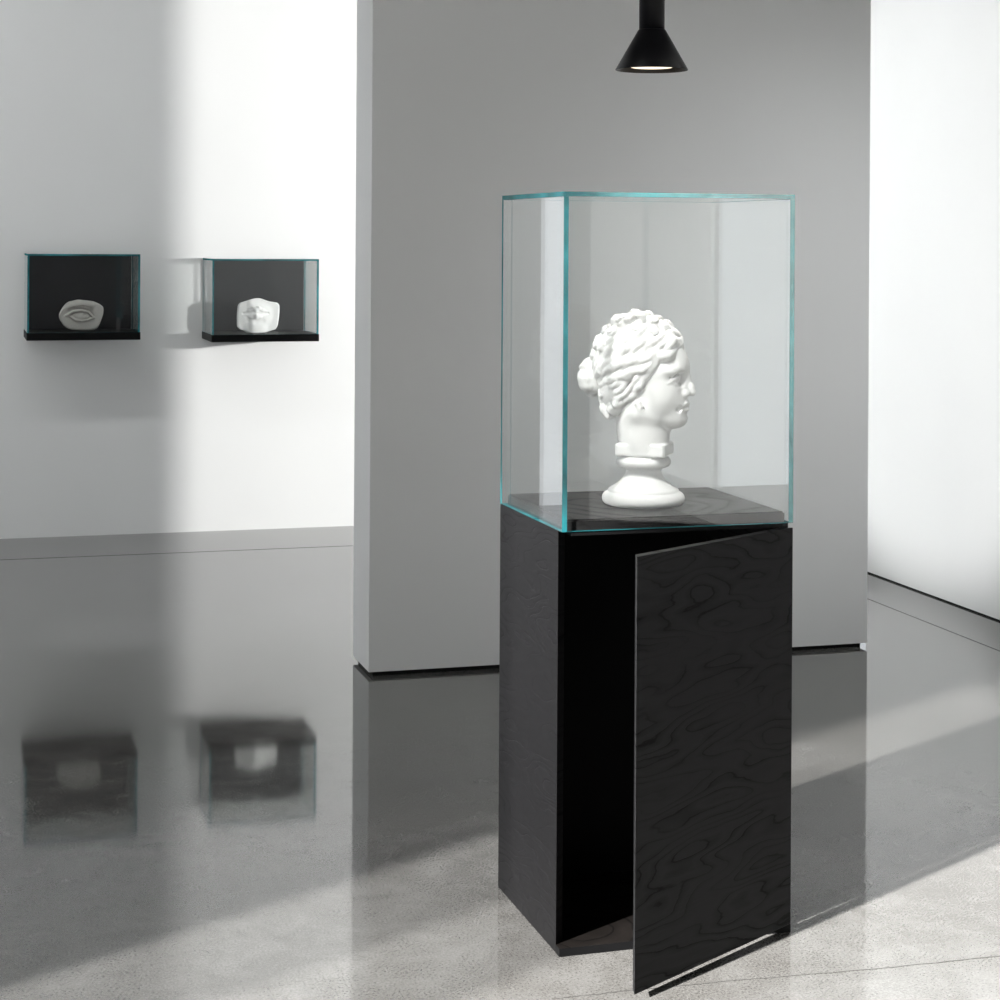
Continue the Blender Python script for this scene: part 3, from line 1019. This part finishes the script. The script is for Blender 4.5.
lathe('ceiling_canopy', [(0, CEIL - LZ - 0.025), (0.045, CEIL - LZ - 0.025), (0.05, CEIL - LZ - 0.02), (0.05, CEIL - LZ - 0.0005), (0, CEIL - LZ - 0.0005)], [M_LAMP], lamp, 48)


# ------------------------------------------------------------------ light
def light(name, typ, loc, aim, energy, col=(1, 1, 1), **kw):
    d = bpy.data.lights.new(name, typ)
    d.energy = energy
    d.color = col
    for k, v in kw.items():
        setattr(d, k, v)
    o = bpy.data.objects.new(name, d)
    COL.objects.link(o)
    o.location = loc
    o.rotation_euler = (Vector(aim)).to_track_quat('-Z', 'Y').to_euler()
    return o


SUN_EL = math.radians(21)
SUN_AZ = math.radians(44.6)
light('sun', 'SUN', (-6, -4, 5), (math.sin(SUN_AZ) * math.cos(SUN_EL), math.cos(SUN_AZ) * math.cos(SUN_EL), -math.sin(SUN_EL)),
      46.0, (1.0, 0.985, 0.96), angle=math.radians(1.2))
light('window_daylight', 'AREA', room(UL - 0.02, (LW0 + LW1) / 2, 1.25), E1, 6, (0.95, 0.98, 1.0), shape='RECTANGLE', size=LW1 - LW0 - 0.1, size_y=2.25)
light('far_window_daylight', 'AREA', room(UL - 0.02, (LV0 + LV1) / 2, 1.4), E1, 12, (0.97, 0.99, 1.0), shape='RECTANGLE', size=LV1 - LV0 - 0.1, size_y=2.5)
# added unseen overhead fill for the far wall
light('far_wall_fill', 'AREA', room(-4.2, -2.3, CEIL - 0.03), E2 * 1.1 + Vector((0, 0, -1)), 36, (0.99, 1.0, 1.0), shape='RECTANGLE', size=3.0, size_y=0.25)
# added unseen spots brightening the head and the near right wall
src = Vector((-0.50, 2.30, 2.98))
light('head_spot', 'SPOT', src, Vector((BX, BY, 1.06)) - src, 440, (1.0, 0.985, 0.96), spot_size=math.radians(15), spot_blend=0.7, shadow_soft_size=0.06)
for v, e in ((-10.2, 2000), (-6.0, 250)):
    src = room(-2.3, v, 3.0)
    light('near_wall_wash', 'SPOT', src, room(0, v, 1.2) - src, e, (1.0, 0.99, 0.98), spot_size=math.radians(80), spot_blend=0.6, shadow_soft_size=0.06)
# low light from outside, through the opening behind the partition, raking the far wall
src = room(4.0, -4.33, 1.45)
light('court_light', 'SPOT', src, room(-1.4, -0.65, 1.25) - src, 2900, (1.0, 0.99, 0.97), spot_size=math.radians(62), spot_blend=0.2, shadow_soft_size=0.09)
# added spot at the far left window, brightening the right wall behind the partition
src = room(UL + 0.1, -1.2, 1.5)
light('cross_light', 'SPOT', src, room(0, -2.15, 1.25) - src, 950, (0.99, 1.0, 1.0), spot_size=math.radians(27), spot_blend=0.4, shadow_soft_size=0.12)
# added unseen spot brightening the right end of the partition
src = room(-0.15, -5.0, 1.45)
light('partition_wash', 'SPOT', src, room(-0.72, -3.0, 1.0) - src, 52, (0.96, 0.985, 1.0), spot_size=math.radians(68), spot_blend=1.0, shadow_soft_size=0.06)
light('pendant_light', 'SPOT', (LX, LY, LZ + 0.003), (-0.05, -0.33, -1), 40, (1.0, 0.93, 0.84), spot_size=math.radians(86), spot_blend=0.6, shadow_soft_size=0.035)

w = bpy.data.worlds.new('sky')
S.world = w
w.use_nodes = True
bg = w.node_tree.nodes['Background']
bg.inputs['Color'].default_value = (0.92, 0.96, 1.0, 1)
bg.inputs['Strength'].default_value = 1.45

# ------------------------------------------------------------------ camera
cd = bpy.data.cameras.new('camera')
cam = bpy.data.objects.new('camera', cd)
COL.objects.link(cam)
cam.location = (0, 0, 1.35)
roll = -0.0060
cam.rotation_euler = (Matrix.Rotation(math.pi / 2, 3, 'X') @ Matrix.Rotation(-roll, 3, 'Z')).to_euler()
cd.sensor_width = 36
cd.lens = 36 * 1891.1 / 1000
cd.shift_y = -(500 - 238.9) / 1000.0
cd.clip_start = 0.05
cd.clip_end = 100
S.camera = cam
vs_ = S.view_settings
vs_.view_transform = 'Standard'
vs_.look = 'None'
vs_.gamma = 1.0
vs_.use_curve_mapping = False
vs_.exposure = 0.0
S.cycles.max_bounces = 14
S.cycles.diffuse_bounces = 6
S.cycles.glossy_bounces = 6
S.cycles.transmission_bounces = 8
S.cycles.transparent_max_bounces = 40
S.cycles.sample_clamp_indirect = 6.0
S.cycles.caustics_reflective = False
S.cycles.caustics_refractive = False
